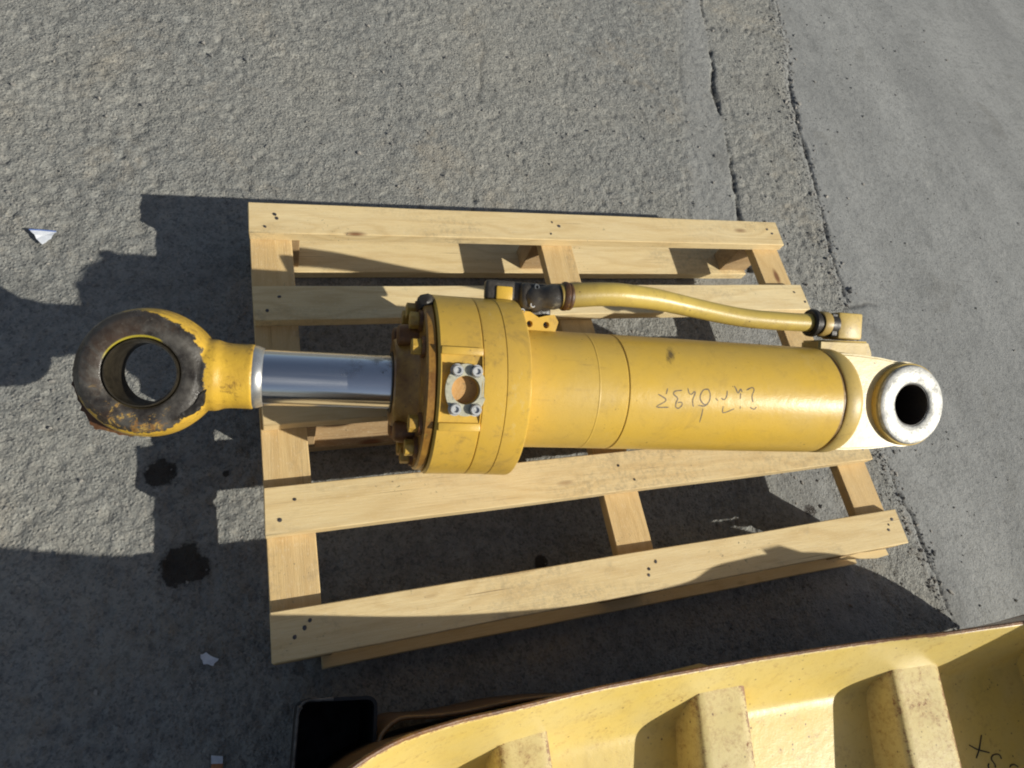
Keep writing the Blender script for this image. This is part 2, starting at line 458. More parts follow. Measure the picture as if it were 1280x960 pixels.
def voxel(o, size, smooth=4, angle=None):
    md = o.modifiers.new('r', 'REMESH'); md.mode = 'VOXEL'; md.voxel_size = size; md.use_smooth_shade = True
    ms = o.modifiers.new('s', 'SMOOTH'); ms.factor = .5; ms.iterations = smooth
    dg = bpy.context.evaluated_depsgraph_get()
    me = bpy.data.meshes.new_from_object(o.evaluated_get(dg))
    o.modifiers.clear()
    mats = [x for x in o.data.materials]
    o.data = me
    me.materials.clear()
    for x in mats: me.materials.append(x)
    me.shade_smooth()
    if angle: me.set_sharp_from_angle(angle=math.radians(angle))

def join_vf(parts):
    V, F = [], []
    for v, f in parts:
        b = len(V); V += list(v); F += [tuple(i + b for i in q) for q in f]
    return V, F

def prism(poly, z0, z1, axes='xyz'):
    """poly in two axes extruded along the third; axes gives where (a, b, extrude) go"""
    V = []
    def put(a, b, e):
        d = dict(zip(axes, (a, b, e))); return (d['x'], d['y'], d['z'])
    n = len(poly)
    for e in (z0, z1):
        for a, b in poly: V.append(put(a, b, e))
    F = [tuple(range(n)), tuple(range(2 * n - 1, n - 1, -1))]
    for i in range(n):
        j = (i + 1) % n; F.append((i, j, n + j, n + i))
    return V, F

def tube(path, radii, seg=24, cap=True):
    pts = [Vector(p) for p in path]
    n = len(pts)
    V, F = [], []
    up = Vector((0, 0, 1))
    if abs((pts[1] - pts[0]).normalized().dot(up)) > .9: up = Vector((0, 1, 0))
    for i, p in enumerate(pts):
        tn = (pts[min(i + 1, n - 1)] - pts[max(i - 1, 0)]).normalized()
        a = tn.cross(up).normalized(); b = a.cross(tn)
        up = b
        r = radii[i] if hasattr(radii, '__len__') else radii
        for k in range(seg):
            an = 2 * math.pi * k / seg
            V.append(tuple(p + a * (r * math.cos(an)) + b * (r * math.sin(an))))
    for i in range(n - 1):
        for k in range(seg):
            l = (k + 1) % seg
            F.append((i * seg + k, i * seg + l, (i + 1) * seg + l, (i + 1) * seg + k))
    if cap:
        F.append(tuple(range(seg))); F.append(tuple((n - 1) * seg + k for k in reversed(range(seg))))
    return V, F

def catmull(P, R=None, sub=10):
    P = [Vector(p) for p in P]
    out, ro = [], []
    n = len(P)
    for i in range(n - 1):
        p0, p1, p2, p3 = P[max(i - 1, 0)], P[i], P[i + 1], P[min(i + 2, n - 1)]
        for k in range(sub):
            t = k / sub
            out.append(.5 * ((2 * p1) + (p2 - p0) * t + (2 * p0 - 5 * p1 + 4 * p2 - p3) * t * t + (3 * p1 - p0 - 3 * p2 + p3) * t ** 3))
            if R: ro.append(R[i] * (1 - t) + R[i + 1] * t)
    out.append(P[-1])
    if R: ro.append(R[-1])
    return (out, ro) if R else out

def hexagon(r, a0=0): return [(r * math.cos(a0 + k * math.pi / 3), r * math.sin(a0 + k * math.pi / 3)) for k in range(6)]

# ------------------------------------------------------------------ ground
def vnoise(x, y, seed):
    r = np.random.default_rng(seed)
    T = r.random((256, 256))
    xi = np.floor(x).astype(int); yi = np.floor(y).astype(int)
    fx = x - xi; fy = y - yi
    fx = fx * fx * (3 - 2 * fx); fy = fy * fy * (3 - 2 * fy)
    a = T[xi & 255, yi & 255]; b = T[(xi + 1) & 255, yi & 255]
    c = T[xi & 255, (yi + 1) & 255]; d = T[(xi + 1) & 255, (yi + 1) & 255]
    return (a * (1 - fx) + b * fx) * (1 - fy) + (c * (1 - fx) + d * fx) * fy - .5
def fbm(x, y, s, seed, oct=4, g=.5):
    o = 0; a = 1
    for k in range(oct):
        o = o + a * vnoise(x * s * 2 ** k + 13.7 * k, y * s * 2 ** k + 7.1 * k, seed + k); a *= g
    return o

CRACKS = [  # polyline (x, y) from the far end to the near end, half width, depth
    ([(1.60, 3.2), (1.47, 1.842), (1.42, 1.607), (1.395, 1.514), (1.365, 1.424), (1.35, 1.292), (1.319, 1.135), (1.274, .954), (1.23, .75)], .007, .010),
    ([(2.3, 3.2), (1.815, 1.916), (1.778, 1.706), (1.689, 1.469), (1.637, 1.258), (1.61, 1.096), (1.563, .887), (1.533, .723), (1.524, .603), (1.46, .38), (1.42, .175), (1.43, .075), (1.428, -.038), (1.423, -.118), (1.42, -.6)], .005, .010),
    ([(1.52, 3.2), (1.391, 1.825), (1.268, 1.512), (1.208, 1.276), (1.113, .979), (1.06, .8)], .004, .002),
    ([(.63, 1.57), (.617, 1.469), (.568, 1.259), (.521, 1.095), (.503, .97), (.49, .9)], .004, .003),
]
def build_ground():
    def axis(lo, hi, step, far):
        mid = np.arange(lo, hi, step)
        k = np.arange(1, 26)
        g = step * (1.32 ** k).cumsum()
        g = g[g < far]
        g = np.append(g, far)
        return np.concatenate([(lo - g)[::-1], mid, hi + g])
    xs = axis(-.62, 2.35, .0052, 16); ys = axis(-.5, 2.15, .0052, 16)
    X, Y = np.meshgrid(xs, ys)
    # crack coordinates
    wob = .010 * fbm(X, Y, 28, 40, 3) + .006 * fbm(X, Y, 90, 44, 2)
    crack = np.zeros_like(X); z = np.zeros_like(X)
    cx = []
    for poly, w, dep in CRACKS:
        p = np.array(poly)[::-1]
        xc = np.interp(Y, p[:, 1], p[:, 0])
        cx.append(xc)
        inside = (Y > p[0, 1]) & (Y < p[-1, 1])
        ww = w * np.clip(.55 + 2.0 * fbm(X * .2, Y, 5, 60, 3), .12, 1.6)
        m_ = np.exp(-((X - xc + wob) / ww) ** 2) * inside
        crack = np.maximum(crack, m_ * min(1, dep / .009))
        z -= dep * m_
    c2 = cx[1]
    rz = 1 / (1 + np.exp((X - c2 + .02 + wob) / .006))            # rough concrete left of the second crack
    strip = (1 / (1 + np.exp(-(X - cx[2]) / .012))) * (1 / (1 + np.exp((X - cx[0] + wob) / .006)))  # smoother trowelled strip
    # rough pitted relief
    r1 = fbm(X, Y, 14, 1, 4, .6); r2 = fbm(X, Y, 62, 10, 3, .65)
    ridg = -np.abs(fbm(X + .03 * r1, Y, 34, 21, 3, .6)) * 2
    pits = np.clip(fbm(X, Y, 46, 31, 2, .6) - .16, 0, 1)
    r3 = fbm(X, Y, 88, 120, 2, .7)
    r4 = vnoise(X * 150, Y * 150, 133)
    rough = .0026 * r1 + .0020 * r2 + .0040 * r3 + .0024 * r4 - .010 * pits
    flat = .0004 + .0030 * np.clip(fbm(X, Y, 5, 210, 3) + .15, -.1, 1)      # tops worn flat by traffic
    rough = np.where(rough > flat, flat + .22 * (rough - flat), rough)
    rough = rough * (.8 + .7 * np.clip(fbm(X, Y, 3.2, 150, 3) + .1, 0, 1))
    bumps = .005 * np.clip(fbm(X, Y, 9, 71, 2) - .24, 0, 1)
    smooth = .0030 * fbm(X * 1.0, Y * .5, 7, 80, 3) + .0009 * r2 + .0009 * r3 * np.clip(fbm(X, Y, 5, 170, 2) + .1, 0, 1) * 2
    yc = np.interp(X, [1.497, 1.593, 1.692, 1.797, 1.86], [.633, .65, .638, .655, .62]) + .5 * wob
    hm = np.exp(-((Y - yc) / .0045) ** 2) * (X > 1.5) * (X < 1.86) * np.clip(.5 + 2 * fbm(X, Y * .2, 9, 190, 2), 0, 1)
    z -= .004 * hm; crack = np.maximum(crack, hm * .7)
    k = rz * (1 - .72 * strip)
    z += k * (rough + bumps) + (1 - k) * smooth
    z += .005 * (1 / (1 + np.exp((X - c2 + wob) / .003))) - .005
    z += .006 * fbm(X, Y, 1.6, 90, 2) * .5
    # flat bearing under the pallet so that it rests on the high spots
    z -= .004
    inside = (X > -.02) & (X < 1.22) & (Y > -.02) & (Y < .81)
    z = np.where(inside, np.minimum(z, -.0012), np.minimum(z, .009))
    stain = np.zeros_like(X)
    for sx, sy, sr in ((-.162, .342, .024), (-.129, .183, .034), (-.107, .174, .020), (.48, .098, .013), (-.06, .33, .006), (1.14, .115, .014), (.93, .45, .01)):
        stain = np.maximum(stain, np.exp(-(((X - sx) ** 2 + (Y - sy) ** 2) / sr ** 2) ** 1.3))
    nx, ny = len(xs), len(ys)
    me = bpy.data.meshes.new('ground')
    co = np.stack([X.ravel(), Y.ravel(), z.ravel()], 1).astype(np.float32)
    i = np.arange((ny - 1) * (nx - 1)); r = i // (nx - 1); q = i % (nx - 1)
    a = r * nx + q
    idx = np.stack([a, a + 1, a + nx + 1, a + nx], 1).astype(np.int32)
    me.vertices.add(len(co)); me.vertices.foreach_set('co', co.ravel())
    me.loops.add(idx.size); me.loops.foreach_set('vertex_index', idx.ravel())
    me.polygons.add(len(idx)); me.polygons.foreach_set('loop_start', (np.arange(len(idx)) * 4).astype(np.int32))
    me.update(calc_edges=True)
    for nm, arr in (('rough_zone', k), ('stain', stain), ('crack', np.clip(crack, 0, 1))):
        at = me.attributes.new(nm, 'FLOAT', 'POINT'); at.data.foreach_set('value', arr.ravel().astype(np.float32))
    o = link('ground', me, M['ground'], smooth=False)
    me.shade_smooth()
    o['kind'] = 'structure'
    xc2 = lambda x, y: np.interp(y, np.array(CRACKS[1][0])[::-1][:, 1], np.array(CRACKS[1][0])[::-1][:, 0])
    def hz(x, y):
        i = min(max(int(np.searchsorted(xs, x)), 0), nx - 1); j = min(max(int(np.searchsorted(ys, y)), 0), ny - 1)
        return float(z[j, i])
    return hz, xc2
HZ, XC2 = build_ground()

# loose grit: nobody could count it
def build_grit():
    V, F = [], []
    ico = bmesh.new(); bmesh.ops.create_icosphere(ico, subdivisions=1, radius=1)
    iv = np.array([v.co[:] for v in ico.verts]); fi = [tuple(v.index for v in f.verts) for f in ico.faces]
    ico.free()
    for k in range(7500):
        x = random.uniform(-.6, 2.6); y = random.uniform(-.4, 2.1)
        edge = random.random() < .25
        if edge:
            y = random.uniform(-.4, 2.1); x = XC2(0, y) + random.gauss(-.01, .02)
        if k % 40 == 0: x = XC2(0, y) + random.gauss(.0, .03)
        if x > XC2(0, y) + .02 and random.random() < .8: continue
        r = random.choice([.0009, .0012, .0014, .0018, .0022, .0032]) * random.uniform(.8, 1.3)
        if k % 40 == 0: r *= 1.9
        sc_ = np.array([random.uniform(.7, 1.4), random.uniform(.7, 1.3), random.uniform(.5, .9)]) * r
        vv = iv * sc_ * (1 + .25 * rng.standard_normal((len(iv), 1)))
        a = random.uniform(0, 6.28); R2 = np.array([[math.cos(a), -math.sin(a), 0], [math.sin(a), math.cos(a), 0], [0, 0, 1]])
        vv = vv @ R2.T + np.array([x, y, HZ(x, y) + r * .35])
        b = len(V); V += [tuple(p) for p in vv]; F += [tuple(i + b for i in q) for q in fi]
    o = mk('loose_grit', V, F, M['grit'], smooth=False)
    tag(o, 'fine loose grit and crumbs scattered over the worn concrete', 'grit', kind='stuff')
build_grit()

# ------------------------------------------------------------------ pallet
def plank(name, L, W, T, mat, parent, seg=14, jit=.0009, ragged=0.0):
    """length along local x from 0, width along local y from 0, top at z=T"""
    bm = bmesh.new()
    rows = []
    sd = random.uniform(0, 100)
    for i in range(seg + 1):
        x = L * i / seg
        n0 = mnoise.noise(Vector((x * 4, sd, 0))) * jit * 2
        n1 = mnoise.noise(Vector((x * 4, sd + 9, 0))) * jit * 2
        ex0 = ex1 = 0
        ring = [(x, n0, 0), (x, W + n1, 0), (x, W + n1, T), (x, n0, T)]
        if ragged and i in (0, seg):
            ring = [(p[0] + random.uniform(-ragged, ragged), p[1], p[2]) for p in ring]
        rows.append([bm.verts.new(p) for p in ring])
    for a, b in zip(rows[:-1], rows[1:]):
        for k in range(4): bm.faces.new((a[k], a[(k + 1) % 4], b[(k + 1) % 4], b[k]))
    bm.faces.new(rows[0]); bm.faces.new(rows[-1][::-1])
    bmesh.ops.recalc_face_normals(bm, faces=bm.faces)
    eds = [e for e in bm.edges if len(e.link_faces) == 2 and e.calc_face_angle(0) > .8]
    bmesh.ops.bevel(bm, geom=eds, offset=.0013, segments=1, affect='EDGES')
    return bm_obj(name, bm, mat, parent, 40)

pallet = empty('wooden_pallet', (0, 0, 0), 'pale pine pallet with five deck boards lying on the concrete under the yellow cylinder', 'pallet')
DECK = [(.000, .068), (.176, .249), (.350, .425), (.539, .607), (.719, .786)]
ENDS = [(.0, 1.2), (.0, 1.197), (.004, 1.19), (.0, 1.199), (.0, 1.2)]
nv, nf = lathe([(0, .0), (0, .0032), (.0008, .0030), (.0011, .0)], 10, 'z')
nail_me = bpy.data.meshes.new('nail'); nail_me.from_pydata(nv, [], [q for q in nf if len(set(q)) > 2]); nail_me.materials.append(M['nail'])
NAILS = {4: [(.045, .76), (.048, .751), (.027, .732), (.598, .763), (.612, .753), (.589, .733), (1.175, .751), (1.165, .763)],
         3: [(.043, .585), (.022, .558), (.598, .590), (.620, .560), (1.17, .586), (1.190, .56)],
         1: [(.044, .226), (.021, .197), (.602, .223), (.627, .194), (1.155, .22), (1.18, .20)],
         0: [(.053, .048), (.045, .039), (.031, .029), (.625, .047), (.608, .037), (.605, .027), (1.18, .05), (1.166, .041), (1.161, .031)]}
for i, (y0, y1) in enumerate(DECK):
    x0, x1 = ENDS[i]
    b = plank('deck_board', x1 - x0, y1 - y0, .022, M['deck'], pallet, ragged=.0012)
    b.location = (x0, y0, .1372)
    for (nx_, ny_) in NAILS.get(i, []):
        o = bpy.data.objects.new('nail', nail_me); COL.objects.link(o); o.parent = b
        o.location = (nx_ - x0, ny_ - y0, .0219)
        o.rotation_euler = (random.uniform(-.25, .25), random.uniform(-.25, .25), random.uniform(0, 6))
        q_ = random.uniform(.8, 1.3); o.scale = (q_, q_ * random.uniform(.65, 1), 1)
for x0, x1 in ((.0, .072), (.570, .642), (1.119, 1.196)):
    b = plank('cross_board', .786, x1 - x0, .0215, M['pine2'], pallet)
    b.rotation_euler = (0, 0, math.pi / 2); b.location = (x1, 0, .1155)
for bx in ((.002, .088), (.566, .655), (1.110, 1.192)):
    for by in ((.004, .068), (.356, .424), (.738, .786)):
        bm = box_bm(0, bx[1] - bx[0], 0, by[1] - by[0], 0, .0928, .0015, 1)
        o = bm_obj('block', bm, M['block'], pallet); o.location = (bx[0], by[0], .0225)
for y0, y1, x0 in ((-.014, .060, .072), (.354, .424, .004), (.727, .818, .002)):
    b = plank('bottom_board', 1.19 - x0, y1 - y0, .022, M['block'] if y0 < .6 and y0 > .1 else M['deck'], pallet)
    b.location = (x0, y0, .0003)
# split sliver hanging off the near right corner
V, F = prism([(0, 0), (.10, -.012), (.13, -.010), (.128, .002), (.06, .004)], 0, .006)
o = mk('splinter', V, F, M['deck'], pallet); o.location = (1.03, -.004, .131)

# ------------------------------------------------------------------ hydraulic cylinder
ux = Vector((1.2, -.147, .043)).normalized()
v0 = Vector((0, 0, 1)).cross(ux).normalized(); w0 = ux.cross(v0)
PHI = math.radians(-26.5)
nn = w0 * math.cos(PHI) + v0 * math.sin(PHI)
tt = v0 * math.cos(PHI) - w0 * math.sin(PHI)
AX0 = Vector((0, .376, .2830))
base = AX0 + ux * .30; base.z = .1592
RM = Matrix((ux, tt, nn)).transposed()
cyl = empty('hydraulic_cylinder', base, 'yellow hydraulic cylinder with chromed rod and black greasy eye, lying across the pallet', 'hydraulic cylinder', RM.to_euler())
OFF = RM.transposed() @ (AX0 - base)          # mesh coordinates are (along, across, up) from the axis
def part(name, vf, mat, parent=cyl, angle=35, off=True):
    o = mk(name, vf[0], vf[1], mat, parent, angle)
    if off and parent is cyl: o.location = OFF
    return o
def fix(o):
    o.location = OFF; return o

# rod
part('piston_rod', lathe([(-.01, .036), (.0, .0385), (.014, .0400), (.245, .0400), (.245, .02)], 128), M['rod'])
part('rod_collar', lathe([(-.006, .030), (-.006, .0435), (-.003, .0448), (.003, .0442), (.010, .0415), (.011, .0403), (.011, .03)], 96), M['bright'])

# rod eye
EX = -.1350
ring = lathe([(-.056, .0440), (-.063, .050), (-.064, .066), (-.057, .078), (-.040, .0840), (.0, .0855), (.022, .0830), (.036, .0790), (.0455, .0705), (.049, .0610), (.0485, .052), (.0465, .0455), (.044, .0440)], 128, 'z', closed=True)
ring = ([(x * 1.03 + EX, y * 1.03, z) for x, y, z in ring[0]], ring[1])
neck = lathe([(-.076, .030), (-.072, .040), (-.062, .050), (-.050, .0500), (-.040, .0465), (-.030, .0455), (-.012, .0458), (-.004, .0462), (-.001, .045), (-.001, .02)], 64)
V, F = join_vf([ring, neck])
eye = part('rod_eye', (V, F), M['eye'])
voxel(eye, .0021, 5)
part('bushing', ([(x + EX, y, z) for x, y, z in lathe([(-.030, .0410), (-.030, .0443), (.0475, .0449), (.0500, .0440), (.0500, .0425), (.040, .0398)], 96, 'z', closed=True)[0]], lathe([(0, 1)] * 6, 96, 'z', closed=True)[1]), M['bore'])
# torn seal sticking out under the eye
V, F = [], []
N = 60
for i in range(N + 1):
    a = math.radians(168 + 92 * i / N)
    k = math.sin(math.pi * i / N) ** .5
    ro = .0875 + k * (.005 + .008 * max(0, mnoise.noise(Vector((i * .35, 3, 1)))) + .007 * math.exp(-((i - 40) / 7) ** 2))
    for r, h in ((.080, .008), (ro, .006), (ro, .0), (.080, -.004)):
        V.append((EX + r * math.cos(a), r * math.sin(a), h + .002 * mnoise.noise(Vector((i * .5, r * 90, 0)))))
for i in range(N):
    for k in range(4):
        l = (k + 1) % 4
        F.append((i * 4 + k, i * 4 + l, i * 4 + 4 + l, i * 4 + 4 + k))
tag(part('torn_seal', (V, F), M['seal']), 'torn rusty lip on the outer rim of the eye')
# black cracked grease on the eye face towards the neck
V, F = [], []
pts = [(-.066, -.047), (-.060, -.040), (-.058, -.030), (-.0565, -.020), (-.0580, -.010), (-.0615, -.016), (-.0635, -.028), (-.068, -.036), (-.075, -.043), (-.084, -.050), (-.090, -.056), (-.083, -.057), (-.073, -.052)]
V, F = prism(pts, .0400, .0462)
g = part('grease', (V, F), M['black'])
bmx = bmesh.new(); bmx.from_mesh(g.data); bmesh.ops.triangulate(bmx, faces=bmx.faces[:]); bmesh.ops.subdivide_edges(bmx, edges=bmx.edges[:], cuts=3, use_grid_fill=True)
for v in bmx.verts: v.co += Vector((mnoise.noise(v.co * 160) * .003, mnoise.noise(v.co * 160 + Vector((9, 0, 0))) * .003, mnoise.noise(v.co * 200) * .0018))
bmx.to_mesh(g.data); bmx.free()

# head
head = part('cylinder_head', lathe([(.236, .050), (.236, .1315), (.239, .1350), (.2955, .1350), (.2968, .1335), (.2982, .1350), (.300, .1352), (.3290, .1352), (.3298, .1345), (.3306, .1357), (.3600, .1365), (.3630, .1362), (.3648, .1340), (.3660, .128), (.3665, .098), (.376, .0945), (.376, .05)], 160), M['head_paint'], angle=18)
cut = bm_obj('cutter', box_bm(.2405, .2953, -.0475, .0435, .1255, .16, .0, 1), None, None)
cut.parent = cyl; fix(cut)
cut2 = mk('cutter', *lathe([(.117, .0185), (.15, .0185)], 48, 'z', center=(.2735, -.003, 0)), None, cyl); fix(cut2)
bpy.context.view_layer.update()
boolean(head, [cut, cut2])
part('weld_bead', lathe([(.368, .0945), (.3675, .1005), (.371, .1010), (.3765, .0965), (.3775, .0940)], 120, closed=True, jit=.02), M['paint'])
for y0, y1 in ((.0440, .0545), (-.0590, -.0480)):
    fix(bm_obj('locating_strip', box_bm(.2395, .2962, y0, y1, .1175, .1292, .0012), M['head_paint'], cyl))

# SAE clamp with its four bolts over the blanked port
a_ = [(.0300 * math.cos(math.radians(d)) * .93, .0300 * math.sin(math.radians(d)) * 1.18) for d in range(0, 360, 10)]
V, F = prism([(x + .2735, y - .003) for x, y in a_], .1245, .1345)
clamp = part('port_clamp', (V, F), M['clamp'])
cut = mk('cutter', *lathe([(.11, .0195), (.16, .0195)], 48, 'z', center=(.2735, -.003, 0)), None, cyl); fix(cut)
bpy.context.view_layer.update()
boolean(clamp, [cut])
part('port_blank', lathe([(.1165, .0), (.1165, .0186), (.1195, .0186), (.1195, .0)], 48, 'z', center=(.2735, -.003, 0)), M['port'])
def bolt_vf(r, h, z0=0, socket=True):
    pr_ = [(z0 - .004, 0), (z0 - .004, r * 1.22), (z0, r * 1.22), (z0, r), (z0 + h - .0012, r), (z0 + h, r * .88)]
    if socket: pr_ += [(z0 + h, r * .55), (z0 + h - .003, r * .52), (z0 + h - .003, 0)]
    else: pr_ += [(z0 + h, 0)]
    V, F = lathe(pr_, 24, 'z')
    return V, [q for q in F]
for bx, by in ((.2605, .0230), (.2865, .0225), (.2595, -.0290), (.2870, -.0290)):
    V, F = bolt_vf(.0074, .0085, .1345)
    part('clamp_bolt', ([(x + bx, y + by, z) for x, y, z in V], F), M['bolt'])

# gland retainer: rusty plate, hub and the ring of hex bolts
part('retainer_plate', lathe([(.2355, .045), (.2355, .1275), (.2330, .1300), (.2240, .1290), (.2215, .1260), (.2215, .098), (.2190, .093), (.2190, .0835), (.2120, .0760), (.2010, .0690), (.1930, .0665), (.1880, .0640), (.1870, .0560), (.1870, .0480), (.1900, .0440), (.1980, .0412), (.2355, .0412)], 128, closed=True, jit=.006), M['plate'])
part('wiper_seal', lathe([(.1885, .0408), (.1885, .0450), (.1860, .0462), (.1845, .0440), (.1850, .0407)], 96, closed=True, jit=.012), M['black'])
for k, deg in enumerate((29, 57, 84, 112, 140, 168, 196, 224, 250, 276, 304, 331)):
    a = math.radians(deg)
    cy, cz = .1085 * math.sin(a), .1085 * math.cos(a)
    rot = random.uniform(0, 1)
    V, F = prism([(cy + y, cz + z) for y, z in hexagon(.0125, rot)], .2035, .2170, 'yzx')
    bo = part('head_bolt', (V, F), M['rust_bolt'])
    bmx = bmesh.new(); bmx.from_mesh(bo.data); bmesh.ops.bevel(bmx, geom=bmx.edges[:], offset=.0011, segments=1, affect='EDGES'); bmx.to_mesh(bo.data); bmx.free()
    bo.data.set_sharp_from_angle(angle=math.radians(25))
    V, F = lathe([(.2165, .0), (.2165, .0152), (.2212, .0158), (.2216, .0)], 24)
    w = mk('washer', [(x, y + cy, z + cz) for x, y, z in V], F, M['rust'], bo)
# cast ears beside the hub
for deg, rr in ((62, .079), (118, .079), (242, .079), (298, .079)):
    a = math.radians(deg)
    cy, cz = rr * math.sin(a), rr * math.cos(a)
    V, F = lathe([(.2200, .0), (.2200, .0175), (.1990, .0160), (.1915, .0145), (.1895, .0110), (.1895, .0)], 28)
    part('cast_boss', ([(x, y + cy, z + cz) for x, y, z in V], F), M['rust'])
V, F = lathe([(-.014, .0), (-.010, .010), (0, .013), (.008, .009), (.012, .0)], 14, 'z', jit=.3)
part('grease_clot', ([(x + .226, y + .118, z + .052) for x, y, z in V], F), M['black'])

# barrel
barrel = part('barrel', lathe([(.360, .09), (.372, .0930), (.4852, .0930), (.4860, .0934), (.4872, .0934), (.488, .0932), (.5335, .0932), (.5345, .0922), (.5365, .0922), (.5375, .0936), (.9435, .0936), (.9445, .092)], 160), M['barrel_paint'], angle=12)
part('weld_bead', lathe([(.9420, .090), (.9420, .0930), (.9470, .0905), (.9500, .0900), (.9540, .0912), (.9560, .0928), (.958, .090)], 128, closed=True, jit=.012), M['weld'])
part('end_cap', lathe([(.950, .05), (.953, .0920), (.956, .0938), (.980, .0938), (.986, .0925), (.990, .0890), (.994, .0800), (.997, .06), (.998, .0)], 128), M['cap_paint'])

# rear lug
LX = 1.158
V, F = [], []
outline = [(.965, .0855), (1.02, .0855), (1.06, .0840), (1.10, .0820)]
arc = [(LX + .0775 * math.cos(math.radians(d)), .0775 * math.sin(math.radians(d))) for d in range(100, -101, -5)]
outline = outline + arc + [(x, -y) for x, y in reversed(outline)]
V, F = prism(outline, -.036, .036)
lug = part('rear_lug', (V, F), M['lug_paint'])
bmx = bmesh.new(); bmx.from_mesh(lug.data)
bmesh.ops.bevel(bmx, geom=[e for e in bmx.edges if abs(e.verts[0].co.z - e.verts[1].co.z) < 1e-5], offset=.004, segments=3, affect='EDGES'); bmx.to_mesh(lug.data); bmx.free()
cut = mk('cutter', *lathe([(-.1, .0395), (.1, .0395)], 64, 'z', center=(LX, 0, 0)), None, cyl); fix(cut)
bpy.context.view_layer.update()
boolean(lug, [cut])
for sg in (1, -1):
    V, F = lathe([(.030, .0390), (.0470, .0390), (.0470, .0745), (.0455, .0768), (.0430, .0775), (.030, .0775)], 96, 'z', closed=True)
    part('lug_boss', ([(x + LX, y, z * sg) for x, y, z in V], F), M['cap_paint'])
    V, F = lathe([(.0472, .0392), (.0515, .0405), (.0530, .0430), (.0530, .0690), (.0515, .0722), (.0480, .0742), (.0472, .0742)], 96, 'z', closed=True)
    part('lug_face', ([(x + LX, y, z * sg) for x, y, z in V], F), M['lugface'])
part('lug_bushing', ([(x + LX, y, z) for x, y, z in lathe([(-.05, .0360), (-.05, .0394), (.050, .0394), (.050, .0385), (.046, .0365)], 64, 'z', closed=True)[0]], lathe([(0, 1)] * 5, 64, 'z', closed=True)[1]), M['hole'])
part('lug_dark_disc', lathe([(-.034, 0), (-.034, .0365), (-.030, .0365), (-.030, 0)], 48, 'z', center=(LX, 0, 0)), M['hole'])  # near-black disc closing the through bore so it shows black

wv_ = []
for k in range(60):
    a = math.radians(-62 + 124 * k / 59)
    wv_.append((.9915 + .004 * math.cos(a) + .0012 * mnoise.noise(Vector((k * .7, 0, 0))), .0860 * math.sin(a), .0375 + .0018 * mnoise.noise(Vector((k * .9, 4, 0)))))
part('weld_bead', tube(wv_, [.0030 + .0013 * mnoise.noise(Vector((k * 1.1, 7, 0))) for k in range(60)], 8), M['cap_paint'])

# rear port pedestal, elbow and pipe
V, F = prism([(.958, .070), (1.098, .066), (1.102, .088), (1.092, .1110), (.958, .1080)], -.036, .014)
o = part('port_pedestal', (V, F), M['cap_paint'])
bmx = bmesh.new(); bmx.from_mesh(o.data); bmesh.ops.bevel(bmx, geom=bmx.edges[:], offset=.0035, segments=2, affect='EDGES'); bmx.to_mesh(o.data); bmx.free()
fix(bm_obj('elbow_block', box_bm(1.002, 1.072, .1130, .1600, -.030, .0150, .0035, 2), M['cap_paint'], cyl))
part('pipe_nut', ([(x, y + .1385, z - .002) for x, y, z in lathe([(.944, .012), (.944, .0215), (.947, .0245), (.954, .0250), (.957, .0225), (.9575, .0190), (.981, .0190), (.982, .0200), (1.004, .0200), (1.004, .012)], 40)[0]], lathe([(0, 1)] * 10, 40)[1]), M['black'])
part('pipe_collar', ([(x, y + .1385, z - .002) for x, y, z in lathe([(.966, .012), (.966, .0215), (.970, .0225), (.983, .0220), (.985, .0200), (.985, .012)], 40)[0]], lathe([(0, 1)] * 6, 40)[1]), M['pipe_paint'])
V, F = [], []
V, F = lathe([(-.006, .017), (-.006, .0212), (-.003, .0228), (.001, .0226), (.003, .0208), (.005, .0216), (.008, .0212), (.010, .0196), (.010, .017)], 32, closed=True, jit=.015)
part('pipe_ferrule', ([(x + .448, y + .1462, z + .0265) for x, y, z in V], F), M['seal'])
P = [(.438, .1455, .027), (.470, .1500, .027), (.505, .1540, .026), (.540, .1560, .024), (.575, .1560, .020), (.612, .1550, .015), (.655, .1515, .009), (.700, .1470, .004), (.760, .1410, .000), (.815, .1375, -.002), (.880, .1370, -.002), (.950, .1385, -.002)]
Rr = [.0195, .0195, .0190, .0188, .0183, .0178, .0170, .0165, .0162, .0162, .0162, .0162]
pp, rr_ = catmull(P, Rr, 8)
part('oil_pipe', tube(pp, rr_, 28), M['pipe_grease'])

fix(bm_obj('dark_gap_box', box_bm(.9845, 1.001, .1160, .1575, -.026, .0130, .002, 1), M['black'], cyl))  # black box standing in for the dark gap between collar and elbow block

# bracket and black elbow flange by the head
fix(bm_obj('bracket_tab', box_bm(.338, .364, .120, .1560, -.020, .0155, .0025), M['head_paint'], cyl))
V, F = prism([(.368, .085), (.436, .088), (.441, .106), (.434, .117), (.420, .1145), (.408, .111), (.393, .119), (.372, .120)], .006, .020)
tab = part('bracket_plate', (V, F), M['head_paint'])
cs = []
for hx, hy in ((.3930, .1000), (.4210, .1000)):
    c_ = mk('cutter', *lathe([(-.02, .0052), (.05, .0052)], 20, 'z', center=(hx, hy, 0)), None, cyl); fix(c_); cs.append(c_)
bpy.context.view_layer.update()
boolean(tab, cs)
fix(bm_obj('bracket_foot', box_bm(.370, .434, .078, .100, -.02, .006, .002), M['cap_paint'], cyl))
V1 = box_bm(.322, .396, .1330, .1650, -.006, .012, .006, 3)
o = fix(bm_obj('flange_half', V1, M['grime'], cyl))
o = fix(bm_obj('flange_half', box_bm(.376, .430, .1220, .1640, -.010, .024, .008, 3), M['grime'], cyl))
